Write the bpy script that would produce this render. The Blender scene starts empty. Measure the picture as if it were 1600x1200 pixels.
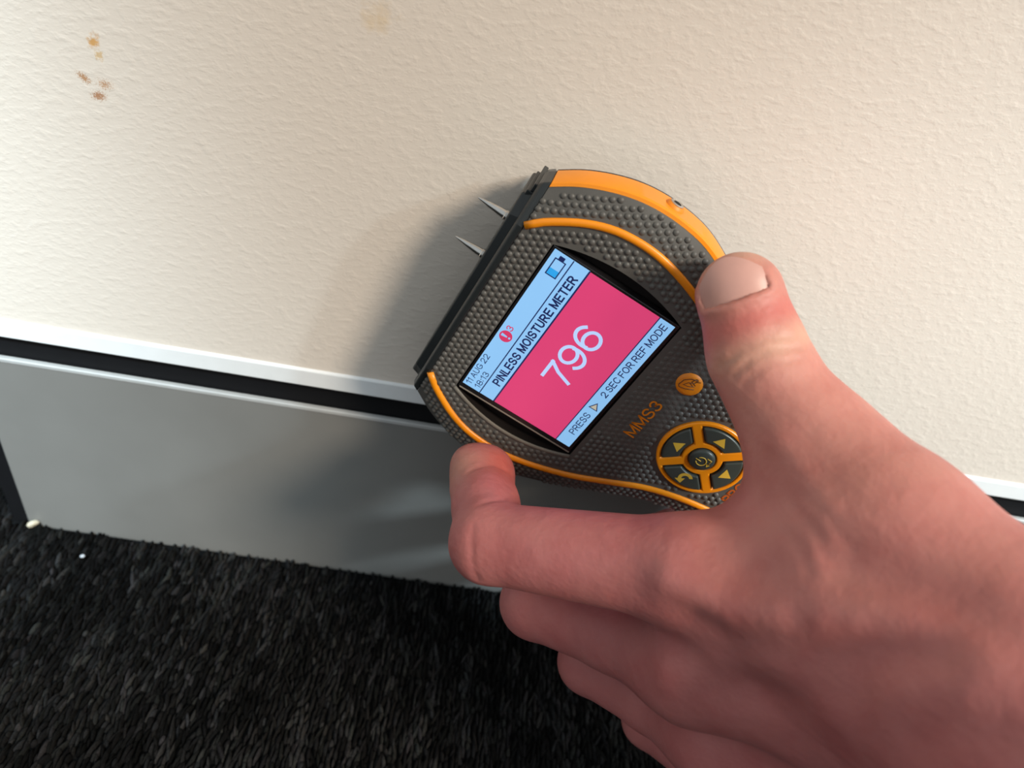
import bpy, bmesh, math, random
import numpy as np
from math import sin, cos, radians, pi, sqrt
from mathutils import Matrix, Vector

random.seed(7)
SC = bpy.context.scene
COL = SC.collection
S = 0.001                                   # all measures below are millimetres

# ------------------------------------------------------------------ camera
FPX = 1150.0                                # focal length in pixels of a 1600 x 1200 frame
PITCH, YAW, ROLL = radians(37.66), radians(4.47), radians(12.02)
FLOOR_DROP = 148.6
fw = np.array([sin(YAW)*cos(PITCH), cos(YAW)*cos(PITCH), -sin(PITCH)])
_r = np.array([cos(YAW), -sin(YAW), 0.0]); _u = np.cross(_r, fw)
rt = cos(ROLL)*_r + sin(ROLL)*_u
up = -sin(ROLL)*_r + cos(ROLL)*_u
CAM = np.array([-24.776, -188.125, 106.109 + FLOOR_DROP])
cd = bpy.data.cameras.new('camera'); cam = bpy.data.objects.new('camera', cd); COL.objects.link(cam)
cd.sensor_width = 36.0; cd.lens = 36.0*FPX/1600.0
cd.clip_start = 0.005; cd.clip_end = 50
m = Matrix.Identity(4)
for i in range(3):
    m[i][0], m[i][1], m[i][2], m[i][3] = rt[i], up[i], -fw[i], CAM[i]*S
cam.matrix_world = m
cd.dof.use_dof = True; cd.dof.focus_distance = 0.186; cd.dof.aperture_fstop = 13.0
SC.camera = cam

# ------------------------------------------------------------------ light and exposure
SC.view_settings.view_transform = 'Standard'; SC.view_settings.look = 'None'
SC.view_settings.gamma = 1.0; SC.view_settings.use_curve_mapping = False
SC.view_settings.exposure = 0.0
wd = bpy.data.worlds.new('room_light'); SC.world = wd; wd.use_nodes = True
bg = wd.node_tree.nodes['Background']; bg.inputs[0].default_value = (0.89, 0.965, 1.0, 1); bg.inputs[1].default_value = 0.63

def lamp(name, loc, target, size, power, col, shape='DISK'):
    l = bpy.data.lights.new(name, 'AREA'); l.shape = shape; l.size = size; l.energy = power; l.color = col
    o = bpy.data.objects.new(name, l); COL.objects.link(o)
    o.location = loc
    o.rotation_euler = (Vector(target)-Vector(loc)).to_track_quat('-Z', 'Y').to_euler()
    return o
lamp('ceiling_lamp', (1.26, -1.33, 1.54), (0.0, 0, 0.12), 0.46, 44.0, (1.0, 0.86, 0.69))
def added_spot(name, loc, target, power, cone, blend, col, size=0.05):
    l = bpy.data.lights.new(name, 'SPOT'); l.energy = power; l.spot_size = radians(cone); l.spot_blend = blend; l.shadow_soft_size = size; l.color = col
    o = bpy.data.objects.new(name, l); COL.objects.link(o); o.location = loc
    o.rotation_euler = (Vector(target)-Vector(loc)).to_track_quat('-Z', 'Y').to_euler()
    return o
added_spot('added_spot_left', (-0.55, -0.75, 1.15), (-0.285, -0.02, 0.175), 155.0, 17.5, 1.0, (0.68, 0.88, 1.0))  # unseen spot added for the cool pool on the left of the wall
added_spot('added_spot_right', (0.95, -0.62, 0.85), (0.205, -0.03, 0.115), 82.0, 21, 1.0, (0.72, 0.90, 1.0))  # unseen spot added to brighten the right of the wall and the thumb

# ------------------------------------------------------------------ helpers
def spot(px, py, dep):                      # point seen at a pixel, at a true depth from the lens (mm)
    return CAM + dep*(fw + rt*((px-800)/FPX) - up*((py-600)/FPX))
def Zf(z): return z + FLOOR_DROP            # heights were measured from the screen centre

def link(name, me, mat, parent=None):
    o = bpy.data.objects.new(name, me); COL.objects.link(o)
    if mat is not None:
        me.materials.clear(); me.materials.append(mat)
    if parent is not None: o.parent = parent
    return o
def mesh(name, verts, faces, mat, parent=None, smooth=False):
    me = bpy.data.meshes.new(name)
    me.from_pydata([tuple(float(c)*S for c in v) for v in verts], [], [tuple(int(i) for i in f) for f in faces])
    me.update()
    if smooth: me.polygons.foreach_set('use_smooth', [True]*len(me.polygons))
    return link(name, me, mat, parent)
def from_bm(name, bm, mat, parent=None, smooth=False, sharp=None):
    bmesh.ops.recalc_face_normals(bm, faces=bm.faces)
    for v in bm.verts: v.co *= S
    me = bpy.data.meshes.new(name); bm.to_mesh(me); bm.free()
    if smooth:
        me.polygons.foreach_set('use_smooth', [True]*len(me.polygons))
        if sharp: me.set_sharp_from_angle(angle=radians(sharp))
    return link(name, me, mat, parent)
def tag(o, label=None, cat=None, group=None, kind=None):
    if label: o['label'] = label
    if cat: o['category'] = cat
    if group: o['group'] = group
    if kind: o['kind'] = kind
    return o
def bevel(o, w, seg=2, ang=35):
    b = o.modifiers.new('bevel', 'BEVEL'); b.width = w*S; b.segments = seg; b.limit_method = 'ANGLE'; b.angle_limit = radians(ang)
    return o
def box(name, lo, hi, mat, parent=None, bv=0):
    x0, y0, z0 = lo; x1, y1, z1 = hi
    v = [(x0,y0,z0),(x1,y0,z0),(x1,y1,z0),(x0,y1,z0),(x0,y0,z1),(x1,y0,z1),(x1,y1,z1),(x0,y1,z1)]
    f = [(0,3,2,1),(4,5,6,7),(0,1,5,4),(1,2,6,5),(2,3,7,6),(3,0,4,7)]
    o = mesh(name, v, f, mat, parent)
    return bevel(o, bv) if bv else o
def prism(name, pts, w0, w1, mat, parent=None, bv=0, seg=2):
    """closed 2-D outline (u,v) between the levels w0 and w1"""
    n = len(pts)
    v = [(p[0], p[1], w0) for p in pts] + [(p[0], p[1], w1) for p in pts]
    f = [tuple(range(n))[::-1], tuple(range(n, 2*n))] + [(i, (i+1) % n, n+(i+1) % n, n+i) for i in range(n)]
    bm = bmesh.new(); vs = [bm.verts.new(q) for q in v]
    for q in f: bm.faces.new([vs[i] for i in q])
    o = from_bm(name, bm, mat, parent)
    return bevel(o, bv, seg) if bv else o
def tube(name, pts, rad, mat, parent=None, nseg=10, flat=1.0, normal=(0, 0, 1)):
    P = np.array(pts, float); n = len(P)
    T = np.gradient(P, axis=0); T /= np.linalg.norm(T, axis=1)[:, None]
    N = np.array(normal, float); vs, fs = [], []
    for i in range(n):
        b = np.cross(T[i], N); b /= np.linalg.norm(b); nn = np.cross(b, T[i])
        r = rad[i] if hasattr(rad, '__len__') else rad
        for k in range(nseg):
            a = 2*pi*k/nseg; vs.append(P[i] + b*cos(a)*r + nn*sin(a)*r*flat)
    for i in range(n-1):
        for k in range(nseg):
            fs.append((i*nseg+k, i*nseg+(k+1) % nseg, (i+1)*nseg+(k+1) % nseg, (i+1)*nseg+k))
    fs.append(tuple(range(nseg))[::-1]); fs.append(tuple((n-1)*nseg+k for k in range(nseg)))
    return mesh(name, vs, fs, mat, parent, True)
def lathe(name, prof, mat, parent=None, nseg=24, centre=(0, 0, 0), axis='z', smooth=True):
    vs, fs = [], []
    for r, h in prof:
        for k in range(nseg):
            a = 2*pi*k/nseg; q = (r*cos(a), r*sin(a), h)
            if axis == 'y': q = (q[0], q[2], q[1])
            if axis == 'x': q = (q[2], q[0], q[1])
            vs.append(np.add(q, centre))
    m_ = len(prof)
    for i in range(m_-1):
        for k in range(nseg): fs.append((i*nseg+k, i*nseg+(k+1) % nseg, (i+1)*nseg+(k+1) % nseg, (i+1)*nseg+k))
    fs.append(tuple(range(nseg))); fs.append(tuple((m_-1)*nseg+k for k in range(nseg)))
    bm = bmesh.new(); bv = [bm.verts.new(q) for q in vs]
    for q in fs: bm.faces.new([bv[i] for i in q])
    return from_bm(name, bm, mat, parent, smooth, 40)
def ring_pts(c, r, n=32, a0=0, a1=2*pi, end=False):
    k = n if not end else n-1
    return [(c[0]+r*cos(a0+(a1-a0)*i/k), c[1]+r*sin(a0+(a1-a0)*i/k)) for i in range(n)]

# ------------------------------------------------------------------ materials
def newmat(name):
    mt = bpy.data.materials.new(name); mt.use_nodes = True
    nt = mt.node_tree; return mt, nt, nt.nodes['Principled BSDF']
def node(nt, kind, **kw):
    n = nt.nodes.new(kind)
    for k, v in kw.items():
        if k in n.inputs: n.inputs[k].default_value = v
        else: setattr(n, k, v)
    return n
def ramp(nt, src, stops):
    r = nt.nodes.new('ShaderNodeValToRGB'); e = r.color_ramp.elements
    while len(e) < len(stops): e.new(0.5)
    for el, (p, c) in zip(e, stops): el.position = p; el.color = (*c, 1) if len(c) == 3 else c
    nt.links.new(src, r.inputs[0]); return r.outputs[0]
def noise(nt, scale, detail=3, rough=0.5, vec=None):
    n = node(nt, 'ShaderNodeTexNoise', Scale=scale, Detail=detail, Roughness=rough)
    if vec is not None: nt.links.new(vec, n.inputs['Vector'])
    return n.outputs[0]
def coord(nt, scale=(1, 1, 1), loc=(0, 0, 0), rot=(0, 0, 0)):
    t = nt.nodes.new('ShaderNodeTexCoord'); mp = nt.nodes.new('ShaderNodeMapping')
    mp.inputs['Scale'].default_value = scale; mp.inputs['Location'].default_value = loc; mp.inputs['Rotation'].default_value = rot
    nt.links.new(t.outputs['Object'], mp.inputs[0]); return mp.outputs[0]
def bump(nt, bsdf, h, dist, strength=1.0, prev=None):
    b = nt.nodes.new('ShaderNodeBump'); b.inputs['Strength'].default_value = strength; b.inputs['Distance'].default_value = dist*S
    nt.links.new(h, b.inputs['Height'])
    if prev is not None: nt.links.new(prev, b.inputs['Normal'])
    nt.links.new(b.outputs[0], bsdf.inputs['Normal']); return b.outputs[0]
def plain(name, c, rough=0.5, metal=0.0, grain=0, gs=2000, gd=0.1, spec=0.5, var=0.08):
    mt, nt, b = newmat(name)
    v = coord(nt)
    n = noise(nt, 180, 4, 0.6, v)
    nt.links.new(ramp(nt, n, [(0.3, tuple(x*(1-var) for x in c)), (0.7, tuple(min(1, x*(1+var)) for x in c))]), b.inputs['Base Color'])
    b.inputs['Roughness'].default_value = rough; b.inputs['Metallic'].default_value = metal
    b.inputs['Specular IOR Level'].default_value = spec
    if grain: bump(nt, b, noise(nt, gs, 2, 0.5, v), gd, grain)
    return mt
def glow(name, c, strength):
    mt, nt, b = newmat(name)
    b.inputs['Base Color'].default_value = (c[0]*0.2, c[1]*0.2, c[2]*0.2, 1); b.inputs['Roughness'].default_value = 0.3
    v = coord(nt); n = noise(nt, 60, 1, 0.5, v)
    nt.links.new(ramp(nt, n, [(0.2, tuple(x*0.96 for x in c)), (0.8, c)]), b.inputs['Emission Color'])
    b.inputs['Emission Strength'].default_value = strength
    return mt

def wall_material():
    mt, nt, b = newmat('wall_paint')
    v = coord(nt)
    vs = coord(nt, (0.75, 1, 1.25), rot=(0, radians(22), 0))
    n_big = noise(nt, 9, 2, 0.5, v)
    base = ramp(nt, n_big, [(0.3, (0.70, 0.62, 0.54)), (0.75, (0.74, 0.66, 0.58))])
    # brown scuffs, each with a ragged edge and a place of its own on the wall
    cur = base
    geo = nt.nodes.new('ShaderNodeTexCoord')
    def blot(cx, cz, rx, rz, col, sc, th, soft, ang=0.0):
        nonlocal cur
        mp = nt.nodes.new('ShaderNodeMapping'); mp.vector_type = 'TEXTURE'
        mp.inputs['Location'].default_value = (cx*S, 0, Zf(cz)*S)
        mp.inputs['Rotation'].default_value = (0, radians(ang), 0)
        mp.inputs['Scale'].default_value = (rx*S, 1, rz*S)
        nt.links.new(geo.outputs['Object'], mp.inputs[0])
        g = nt.nodes.new('ShaderNodeTexGradient'); g.gradient_type = 'SPHERICAL'
        nt.links.new(mp.outputs[0], g.inputs[0])
        nn = noise(nt, sc, 4, 0.65, v)
        ml = nt.nodes.new('ShaderNodeMath'); ml.operation = 'MULTIPLY_ADD'
        nt.links.new(nn, ml.inputs[0]); ml.inputs[1].default_value = 1.3; ml.inputs[2].default_value = -0.65
        ad = nt.nodes.new('ShaderNodeMath'); ad.operation = 'ADD'
        nt.links.new(ml.outputs[0], ad.inputs[0]); nt.links.new(g.outputs[1], ad.inputs[1])
        # keep the stain inside its own ellipse
        gt = nt.nodes.new('ShaderNodeMath'); gt.operation = 'MULTIPLY'
        st = ramp(nt, g.outputs[1], [(0.0, (0, 0, 0)), (0.25, (1, 1, 1))])
        msk = ramp(nt, ad.outputs[0], [(th, (0, 0, 0)), (th+soft, (1, 1, 1))])
        nt.links.new(st, gt.inputs[0]); nt.links.new(msk, gt.inputs[1])
        mx = nt.nodes.new('ShaderNodeMix'); mx.data_type = 'RGBA'
        nt.links.new(gt.outputs[0], mx.inputs[0]); nt.links.new(cur, mx.inputs[6]); mx.inputs[7].default_value = (*col, 1)
        cur = mx.outputs[2]
    blot(-127.9, 44.3, 3.2, 4.6, (0.60, 0.33, 0.12), 700, 0.50, 0.35, 30)
    blot(-127.2, 41.0, 3.0, 3.6, (0.62, 0.45, 0.27), 1300, 0.62, 0.2)
    blot(-132.0, 34.8, 6.5, 3.4, (0.45, 0.25, 0.13), 2600, 0.66, 0.25, 35)
    blot(-129.0, 30.8, 5.6, 3.6, (0.42, 0.22, 0.12), 2600, 0.62, 0.25, -10)
    blot(-127.0, 34.0, 9.0, 6.0, (0.50, 0.30, 0.18), 3200, 0.80, 0.15)
    blot(-59.0, 62.0, 12.0, 9.0, (0.70, 0.57, 0.42), 300, 0.55, 0.9)
    nt.links.new(cur, b.inputs['Base Color'])
    b.inputs['Roughness'].default_value = 0.55
    n1 = noise(nt, 400, 3, 0.5, vs)
    n2 = noise(nt, 950, 2, 0.5, vs)
    p1 = bump(nt, b, ramp(nt, n1, [(0.46, (0, 0, 0)), (0.78, (1, 1, 1))]), 0.24, 0.36)
    bump(nt, b, n2, 0.12, 0.4, p1)
    return mt
def skin_material():
    mt, nt, b = newmat('skin')
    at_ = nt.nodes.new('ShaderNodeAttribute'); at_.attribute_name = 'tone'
    v = coord(nt)
    n = noise(nt, 85, 6, 0.6, v)
    mot = ramp(nt, n, [(0.25, (0.86, 0.70, 0.70)), (0.55, (0.97, 0.93, 0.92)), (0.8, (1.0, 1.04, 1.0))])
    mx = nt.nodes.new('ShaderNodeMix'); mx.data_type = 'RGBA'; mx.blend_type = 'MULTIPLY'; mx.inputs[0].default_value = 1
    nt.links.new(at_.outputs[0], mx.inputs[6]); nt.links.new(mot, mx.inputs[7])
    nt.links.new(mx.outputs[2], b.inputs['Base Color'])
    b.inputs['Roughness'].default_value = 0.52; b.inputs['Specular IOR Level'].default_value = 0.35
    b.inputs['Subsurface Weight'].default_value = 0.25
    b.inputs['Subsurface Radius'].default_value = (1.0, 0.35, 0.2); b.inputs['Subsurface Scale'].default_value = 0.0022
    vo = node(nt, 'ShaderNodeTexVoronoi', Scale=900.0); nt.links.new(v, vo.inputs['Vector'])
    p0 = bump(nt, b, noise(nt, 75, 3, 0.55, v), 1.6, 0.5)
    p = bump(nt, b, noise(nt, 260, 4, 0.6, v), 0.35, 0.5, p0)
    bump(nt, b, vo.outputs[0], 0.12, 0.35, p)
    return mt
def carpet_material(name):
    mt, nt, b = newmat(name)
    at_ = nt.nodes.new('ShaderNodeAttribute'); at_.attribute_name = 'yarn'
    v = coord(nt); n = noise(nt, 1500, 3, 0.7, v)
    mot = ramp(nt, n, [(0.3, (0.45, 0.45, 0.45)), (0.75, (1.3, 1.3, 1.3))])
    mx = nt.nodes.new('ShaderNodeMix'); mx.data_type = 'RGBA'; mx.blend_type = 'MULTIPLY'; mx.inputs[0].default_value = 1
    nt.links.new(at_.outputs[0], mx.inputs[6]); nt.links.new(mot, mx.inputs[7])
    nt.links.new(mx.outputs[2], b.inputs['Base Color']); b.inputs['Roughness'].default_value = 0.95
    b.inputs['Specular IOR Level'].default_value = 0.1
    bump(nt, b, n, 0.3, 0.6)
    return mt
def skirting_material():
    mt, nt, b = newmat('skirting_paint')
    v = coord(nt); n = noise(nt, 22, 4, 0.55, v)
    nt.links.new(ramp(nt, n, [(0.3, (0.192, 0.186, 0.174)), (0.7, (0.215, 0.209, 0.196))]), b.inputs['Base Color'])
    b.inputs['Roughness'].default_value = 0.42
    bump(nt, b, noise(nt, 60, 2, 0.5, v), 0.12, 0.3)
    return mt

M = dict(
    wall=wall_material(), skin=skin_material(), carpet=carpet_material('carpet_yarn'), skirt=skirting_material(),
    under=plain('carpet_backing', (0.006, 0.0065, 0.007), 0.95, spec=0.1),
    trim=plain('white_bead_paint', (0.76, 0.77, 0.77), 0.4, var=0.02),
    skirt_edge=plain('skirting_edge_paint', (0.42, 0.42, 0.41), 0.45, var=0.05),
    black=plain('black_recess', (0.006, 0.006, 0.007), 0.6, spec=0.2),
    rubber=plain('charcoal_rubber', (0.092, 0.086, 0.077), 0.48, grain=0.25, gs=3000, gd=0.05, spec=0.4),
    shell=plain('dark_shell', (0.030, 0.030, 0.030), 0.5),
    cap=plain('black_cap_plastic', (0.016, 0.019, 0.020), 0.38, grain=0.15, gs=1500),
    orange=plain('orange_plastic', (0.86, 0.270, 0.005), 0.36, var=0.04),
    orange_dull=plain('orange_print', (0.78, 0.235, 0.006), 0.5, var=0.04),
    orange_red=plain('orange_red_print', (0.50, 0.10, 0.012), 0.5, var=0.04),
    fabric=plain('dark_sleeve_cloth', (0.020, 0.030, 0.024), 0.9, grain=0.6, gs=1400, gd=0.3, spec=0.15),
    yellow=plain('ochre_print', (0.72, 0.45, 0.05), 0.5, var=0.04),
    key=plain('dark_key_rubber', (0.046, 0.056, 0.048), 0.40, grain=0.15, gs=2500, gd=0.04),
    steel=plain('pin_steel', (0.60, 0.58, 0.55), 0.28, 1.0),
    bezel=plain('screen_bezel', (0.012, 0.011, 0.012), 0.25),
    bezel_edge=plain('pale_bezel_edge', (0.30, 0.26, 0.21), 0.35, 0.3),  # paler than the bezel, for the strip along its left edge
    well=plain('screen_well', (0.007, 0.0045, 0.004), 0.7, spec=0.2),
    lip=plain('pale_rubber_lip', (0.15, 0.135, 0.11), 0.6),  # paler than the face rubber, for the left side of the well
    pale=glow('display_pale_blue', (0.29, 0.585, 0.95), 0.86),
    red=glow('display_red', (0.72, 0.058, 0.185), 0.88),
    navy=glow('display_navy', (0.02, 0.035, 0.16), 0.5),
    num=glow('display_digits', (0.47, 0.63, 0.95), 0.95),
    alert=glow('display_alert', (0.72, 0.05, 0.15), 0.8),
    cyan=glow('display_cyan', (0.03, 0.36, 0.80), 0.9),
    cream=glow('display_cream', (0.62, 0.58, 0.46), 0.75),
    etch=plain('dark_etching', (0.16, 0.055, 0.012), 0.6),
    nail=plain('nail', (0.58, 0.31, 0.255), 0.34, var=0.05, spec=0.5),
    flake=plain('paint_flake', (0.55, 0.50, 0.38), 0.6),
    flake2=plain('white_flake', (0.45, 0.48, 0.52), 0.6),
)

# ------------------------------------------------------------------ the setting
XL, XR = -1600, 1600
END_X = -187.0                              # where the skirting board stops
bm = bmesh.new()
wall = box('wall_back', (XL, 0, Zf(-46.7)), (XR, 20, 2400), M['wall']); tag(wall, 'cream painted wall with orange peel texture and brown scuffs', 'wall', kind='structure')
# stop bead along the foot of the plaster: a small white strip whose face leans back a little
def strip(name, x0, x1, prof, mat, parent=None):
    n = len(prof); vs = [(x0, y, z) for y, z in prof] + [(x1, y, z) for y, z in prof]
    fs = [tuple(range(n)), tuple(range(n, 2*n))[::-1]] + [(i, n+i, n+(i+1) % n, (i+1) % n) for i in range(n)]
    b_ = bmesh.new(); vv = [b_.verts.new(q) for q in vs]
    for q in fs: b_.faces.new([vv[i] for i in q])
    return from_bm(name, b_, mat, parent)
bead = strip('trim_1', XL, XR, [(0.3, Zf(-46.5)), (-0.9, Zf(-47.2)), (-1.2, Zf(-52.9)), (-0.9, Zf(-53.4)), (14, Zf(-53.4)), (14, Zf(-46.5))], M['trim'])
bevel(bead, 0.3); tag(bead, 'white stop bead running along the foot of the wall', 'trim', kind='structure')
back = box('wall_recess', (END_X-1.5, 1.6, 0), (XR, 18, Zf(-50)), M['black']); tag(back, 'black strip between the white bead and the skirting board', 'wall', kind='structure')
sk = strip('baseboard_back', END_X, XR, [(-0.6, 0), (-0.6, Zf(-63.6)), (-0.1, Zf(-63.0)), (1.5, Zf(-63.0)), (1.5, 0)], M['skirt'])
bevel(sk, 0.3); tag(sk, 'grey painted flat skirting board below the black gap', 'skirting board', kind='structure')
se = strip('edge_lip', END_X, XR, [(-0.9, Zf(-64.0)), (-0.9, Zf(-62.9)), (-0.5, Zf(-62.6)), (0.8, Zf(-62.6)), (0.8, Zf(-62.95)), (-0.65, Zf(-63.2)), (-0.65, Zf(-64.0))], M['skirt_edge'], sk)
end = box('end_strip', (END_X-6.5, 0.2, 0), (END_X-0.2, 9, Zf(-63.0)), M['black'], sk)
opn = box('opening_panel', (XL, 45, 0), (END_X-1.5, 50, Zf(-46)), M['black']); tag(opn, 'dark panel added behind the opening past the end of the skirting board', 'wall', kind='structure')  # dark panel added so no world light leaks in under the wall
fl = box('floor', (XL, -2600, -6), (XR, 120, 0.0), M['under']); tag(fl, 'dark carpet backing on the floor', 'floor', kind='structure')

# carpet loops: rows run out from the wall
def carpet():
    rng = np.random.default_rng(3)
    pitch, step = 1.75, 2.5
    xs = np.arange(-380, 300, pitch); ys = np.arange(-300, 42, step)
    # unit lump: low-poly half-ellipsoid, 3 rings
    ring = []
    for (rr, h) in ((1.0, 0.0), (0.86, 0.55), (0.45, 0.92)):
        for k in range(6): ring.append((rr*cos(k*pi/3), rr*sin(k*pi/3), h))
    ring.append((0, 0, 1.0)); U_ = np.array(ring)
    F_ = []
    for i in range(2):
        for k in range(6): F_.append((i*6+k, i*6+(k+1) % 6, (i+1)*6+(k+1) % 6, (i+1)*6+k))
    Ft = [(12+k, 12+(k+1) % 6, 18) for k in range(6)]
    X, Y = np.meshgrid(xs, ys, indexing='ij'); X = X.ravel(); Y = Y.ravel()
    n = len(X)
    ph = rng.random(len(xs)).repeat(len(ys))
    Y = Y + ph*step + rng.normal(0, .5, n); X = X + rng.normal(0, .32, n)
    keep = ~((Y > -1.6) & (X > END_X-8)); X, Y = X[keep], Y[keep]; n = len(X)
    sx = .85*rng.uniform(.6, 1.2, n); sy = 2.7*rng.uniform(.55, 1.7, n); sz = 2.3*rng.uniform(.55, 1.25, n)
    a = rng.normal(0, .22, n)
    V = np.empty((n, 19, 3))
    lx = U_[None, :, 0]*sx[:, None]; ly = U_[None, :, 1]*sy[:, None]
    V[:, :, 0] = X[:, None] + lx*np.cos(a)[:, None] - ly*np.sin(a)[:, None]
    V[:, :, 1] = Y[:, None] + lx*np.sin(a)[:, None] + ly*np.cos(a)[:, None]
    V[:, :, 2] = U_[None, :, 2]*sz[:, None] - .05
    quad = np.array(F_); tri = np.array(Ft); off = (np.arange(n)*19)[:, None, None]
    Q = (quad[None]+off).reshape(-1, 4); T = (tri[None]+off).reshape(-1, 3)
    me = bpy.data.meshes.new('carpet_pile')
    nl = Q.size+T.size
    me.vertices.add(n*19); me.vertices.foreach_set('co', (V*S).astype(np.float32).ravel())
    me.loops.add(nl); me.loops.foreach_set('vertex_index', np.concatenate([Q.ravel(), T.ravel()]).astype(np.int32))
    me.polygons.add(len(Q)+len(T))
    st = np.concatenate([np.arange(len(Q))*4, Q.size+np.arange(len(T))*3])
    me.polygons.foreach_set('loop_start', st.astype(np.int32))
    me.update(calc_edges=True); me.validate()
    me.polygons.foreach_set('use_smooth', [True]*len(me.polygons))
    # yarn colours: mostly black-grey with patches of lighter fleck
    patch = np.sin(X*.045+1.3*np.sin(Y*.05))*np.cos(Y*.03+.7*np.sin(X*.03))
    rowk = np.round((X-X.min())/pitch).astype(int); blk = np.floor(Y/14).astype(int); key = (rowk*7919+blk*104729) % 4096
    rowt = rng.normal(0, .55, 4096)[key]
    g = .0105*np.exp(rowt+rng.normal(0, .35, n))*(1+.5*patch)
    g = np.where(rng.random(n) < .035, g*2.6, g); g = np.clip(g, .0015, .034)
    col = np.stack([g*rng.uniform(.92, 1.08, n), g*1.0, g*rng.uniform(.92, 1.1, n), np.ones(n)], 1).repeat(19, 0)
    ca = me.color_attributes.new('yarn', 'FLOAT_COLOR', 'POINT'); ca.data.foreach_set('color', col.astype(np.float32).ravel())
    o = link('carpet_pile', me, M['carpet'])
    tag(o, 'charcoal loop pile carpet with grey flecks', 'carpet', kind='stuff')
carpet()

# ------------------------------------------------------------------ moisture meter
AX_U = np.array([0.34445908, -0.02699672, 0.93841309]); AX_V = np.array([-0.92348057, 0.17010583, 0.34387155]); AX_W = np.array([-0.16891294, -0.98505593, 0.03366355])
ORG = np.array([-1.44, -34.0, -1.74+FLOOR_DROP])
meter = bpy.data.objects.new('moisture_meter', None); COL.objects.link(meter)
mm = Matrix.Identity(4)
for i in range(3): mm[i][0], mm[i][1], mm[i][2], mm[i][3] = AX_U[i], AX_V[i], AX_W[i], ORG[i]*S
meter.matrix_world = mm
meter.empty_display_size = 0.02
tag(meter, 'charcoal and orange handheld moisture meter with lit colour screen reading 796', 'moisture meter')
U0 = -1.0
VI = [-112, -100, -85, -70, -57.6, -50.8, -41.8, -32.8, -23.5, -15.7, -9, -3, 3, 9, 15.3, 20, 23.5, 26.4]
HI = [9.0, 13.0, 14.5, 15.2, 16.2, 17.6, 20.6, 25.6, 30.6, 33.7, 35.7, 36.8, 36.9, 36.0, 33.5, 30.6, 28.0, 25.0]
VO = [-118, -112, -100, -85, -70, -58, -48.6, -45.3, -34.7, -25.7, -17, -10.3, -4, 1.5, 8, 15, 21.5, 26.4]
HO = [14.0, 20.0, 23.0, 24.0, 24.6, 25.2, 26.6, 28.2, 33.4, 38.2, 42.8, 45.2, 46.1, 46.2, 45.4, 43.2, 40.0, 36.6]
def smooth_interp(xs, ys):
    xs = np.array(xs, float); ys = np.array(ys, float); d = np.gradient(ys, xs)
    def f(x):
        x = np.clip(np.asarray(x, float), xs[0], xs[-1]); i = np.clip(np.searchsorted(xs, x)-1, 0, len(xs)-2)
        h = xs[i+1]-xs[i]; t = (x-xs[i])/h
        return (2*t**3-3*t**2+1)*ys[i]+(t**3-2*t**2+t)*h*d[i]+(-2*t**3+3*t**2)*ys[i+1]+(t**3-t**2)*h*d[i+1]
    return f
hi = smooth_interp(VI, HI); ho = smooth_interp(VO, HO)
VT, VB = 26.3, -111.0
vs_ = np.linspace(VB, VT, 90)
def outline(fun, dv=0.0):
    r_ = [(U0+float(fun(v)), v) for v in vs_]; l_ = [(U0-float(fun(v)), v) for v in vs_[::-1]]
    return r_+l_
def loft(name, levels, mat, parent, cap_bottom=True, smooth=True, cap_top=False):
    n = len(levels[0][0]); bm = bmesh.new(); rows = []
    for pts, w in levels:
        ww = w if hasattr(w, '__len__') else [w]*n
        rows.append([bm.verts.new((p[0], p[1], q)) for p, q in zip(pts, ww)])
    for a_, b_ in zip(rows[:-1], rows[1:]):
        for i in range(n): bm.faces.new((a_[i], a_[(i+1) % n], b_[(i+1) % n], b_[i]))
    if cap_bottom: bm.faces.new(rows[-1])
    if cap_top: bm.faces.new(rows[0])
    return from_bm(name, bm, mat, parent, smooth, 38)
# the back gets shallower towards the end of the handle
def depth_w(base):
    return [base*(1.0 if v > -35 else max(.72, 1-(-35-v)*0.006)) for v in list(vs_)+list(vs_[::-1])]
body = loft('front_shell', [(outline(lambda v: hi(v)+0.9), -0.25), (outline(lambda v: hi(v)+3.6), -0.75), (outline(lambda v: np.minimum(hi(v)+6.5, ho(v)-0.9)), -1.9), (outline(lambda v: ho(v)-0.35), -3.3), (outline(lambda v: ho(v)-0.9), -4.2)], M['rubber'], meter, cap_bottom=False)
rear = loft('rear_shell', [(outline(lambda v: ho(v)-1.0), -3.6), (outline(lambda v: ho(v)-1.0), -11.4), (outline(lambda v: ho(v)+0.2), -12.4), (outline(lambda v: ho(v)-0.5), -14.0), (outline(lambda v: ho(v)-3.5), depth_w(-20.0)), (outline(lambda v: ho(v)-8.0), depth_w(-25.5)), (outline(lambda v: ho(v)-11.5), depth_w(-27.0))], M['shell'], meter)
# face plate with the lens-shaped opening round the display
def lens(off=0.0):
    pts = []
    for t in np.linspace(-1, 1, 25): pts.append((24.6+off+3.6*(1-t*t), -18.6-off*.6+(37.0+off*1.2)*(t+1)/2))
    for t in np.linspace(1, -1, 25): pts.append((-26.2-off-4.6*(1-t*t), -19.0-off*.6+(37.4+off*1.2)*(t+1)/2))
    return pts
bm = bmesh.new()
def loop_edges(pts, w):
    vv = [bm.verts.new((p[0], p[1], w)) for p in pts]
    return [bm.edges.new((vv[i], vv[(i+1) % len(vv)])) for i in range(len(vv))]
ed = loop_edges(outline(lambda v: hi(v)+0.2), 0.0) + loop_edges(lens(), 0.0)
bmesh.ops.triangle_fill(bm, use_beauty=True, use_dissolve=False, edges=ed)
from_bm('face_plate', bm, M['rubber'], meter)
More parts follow.
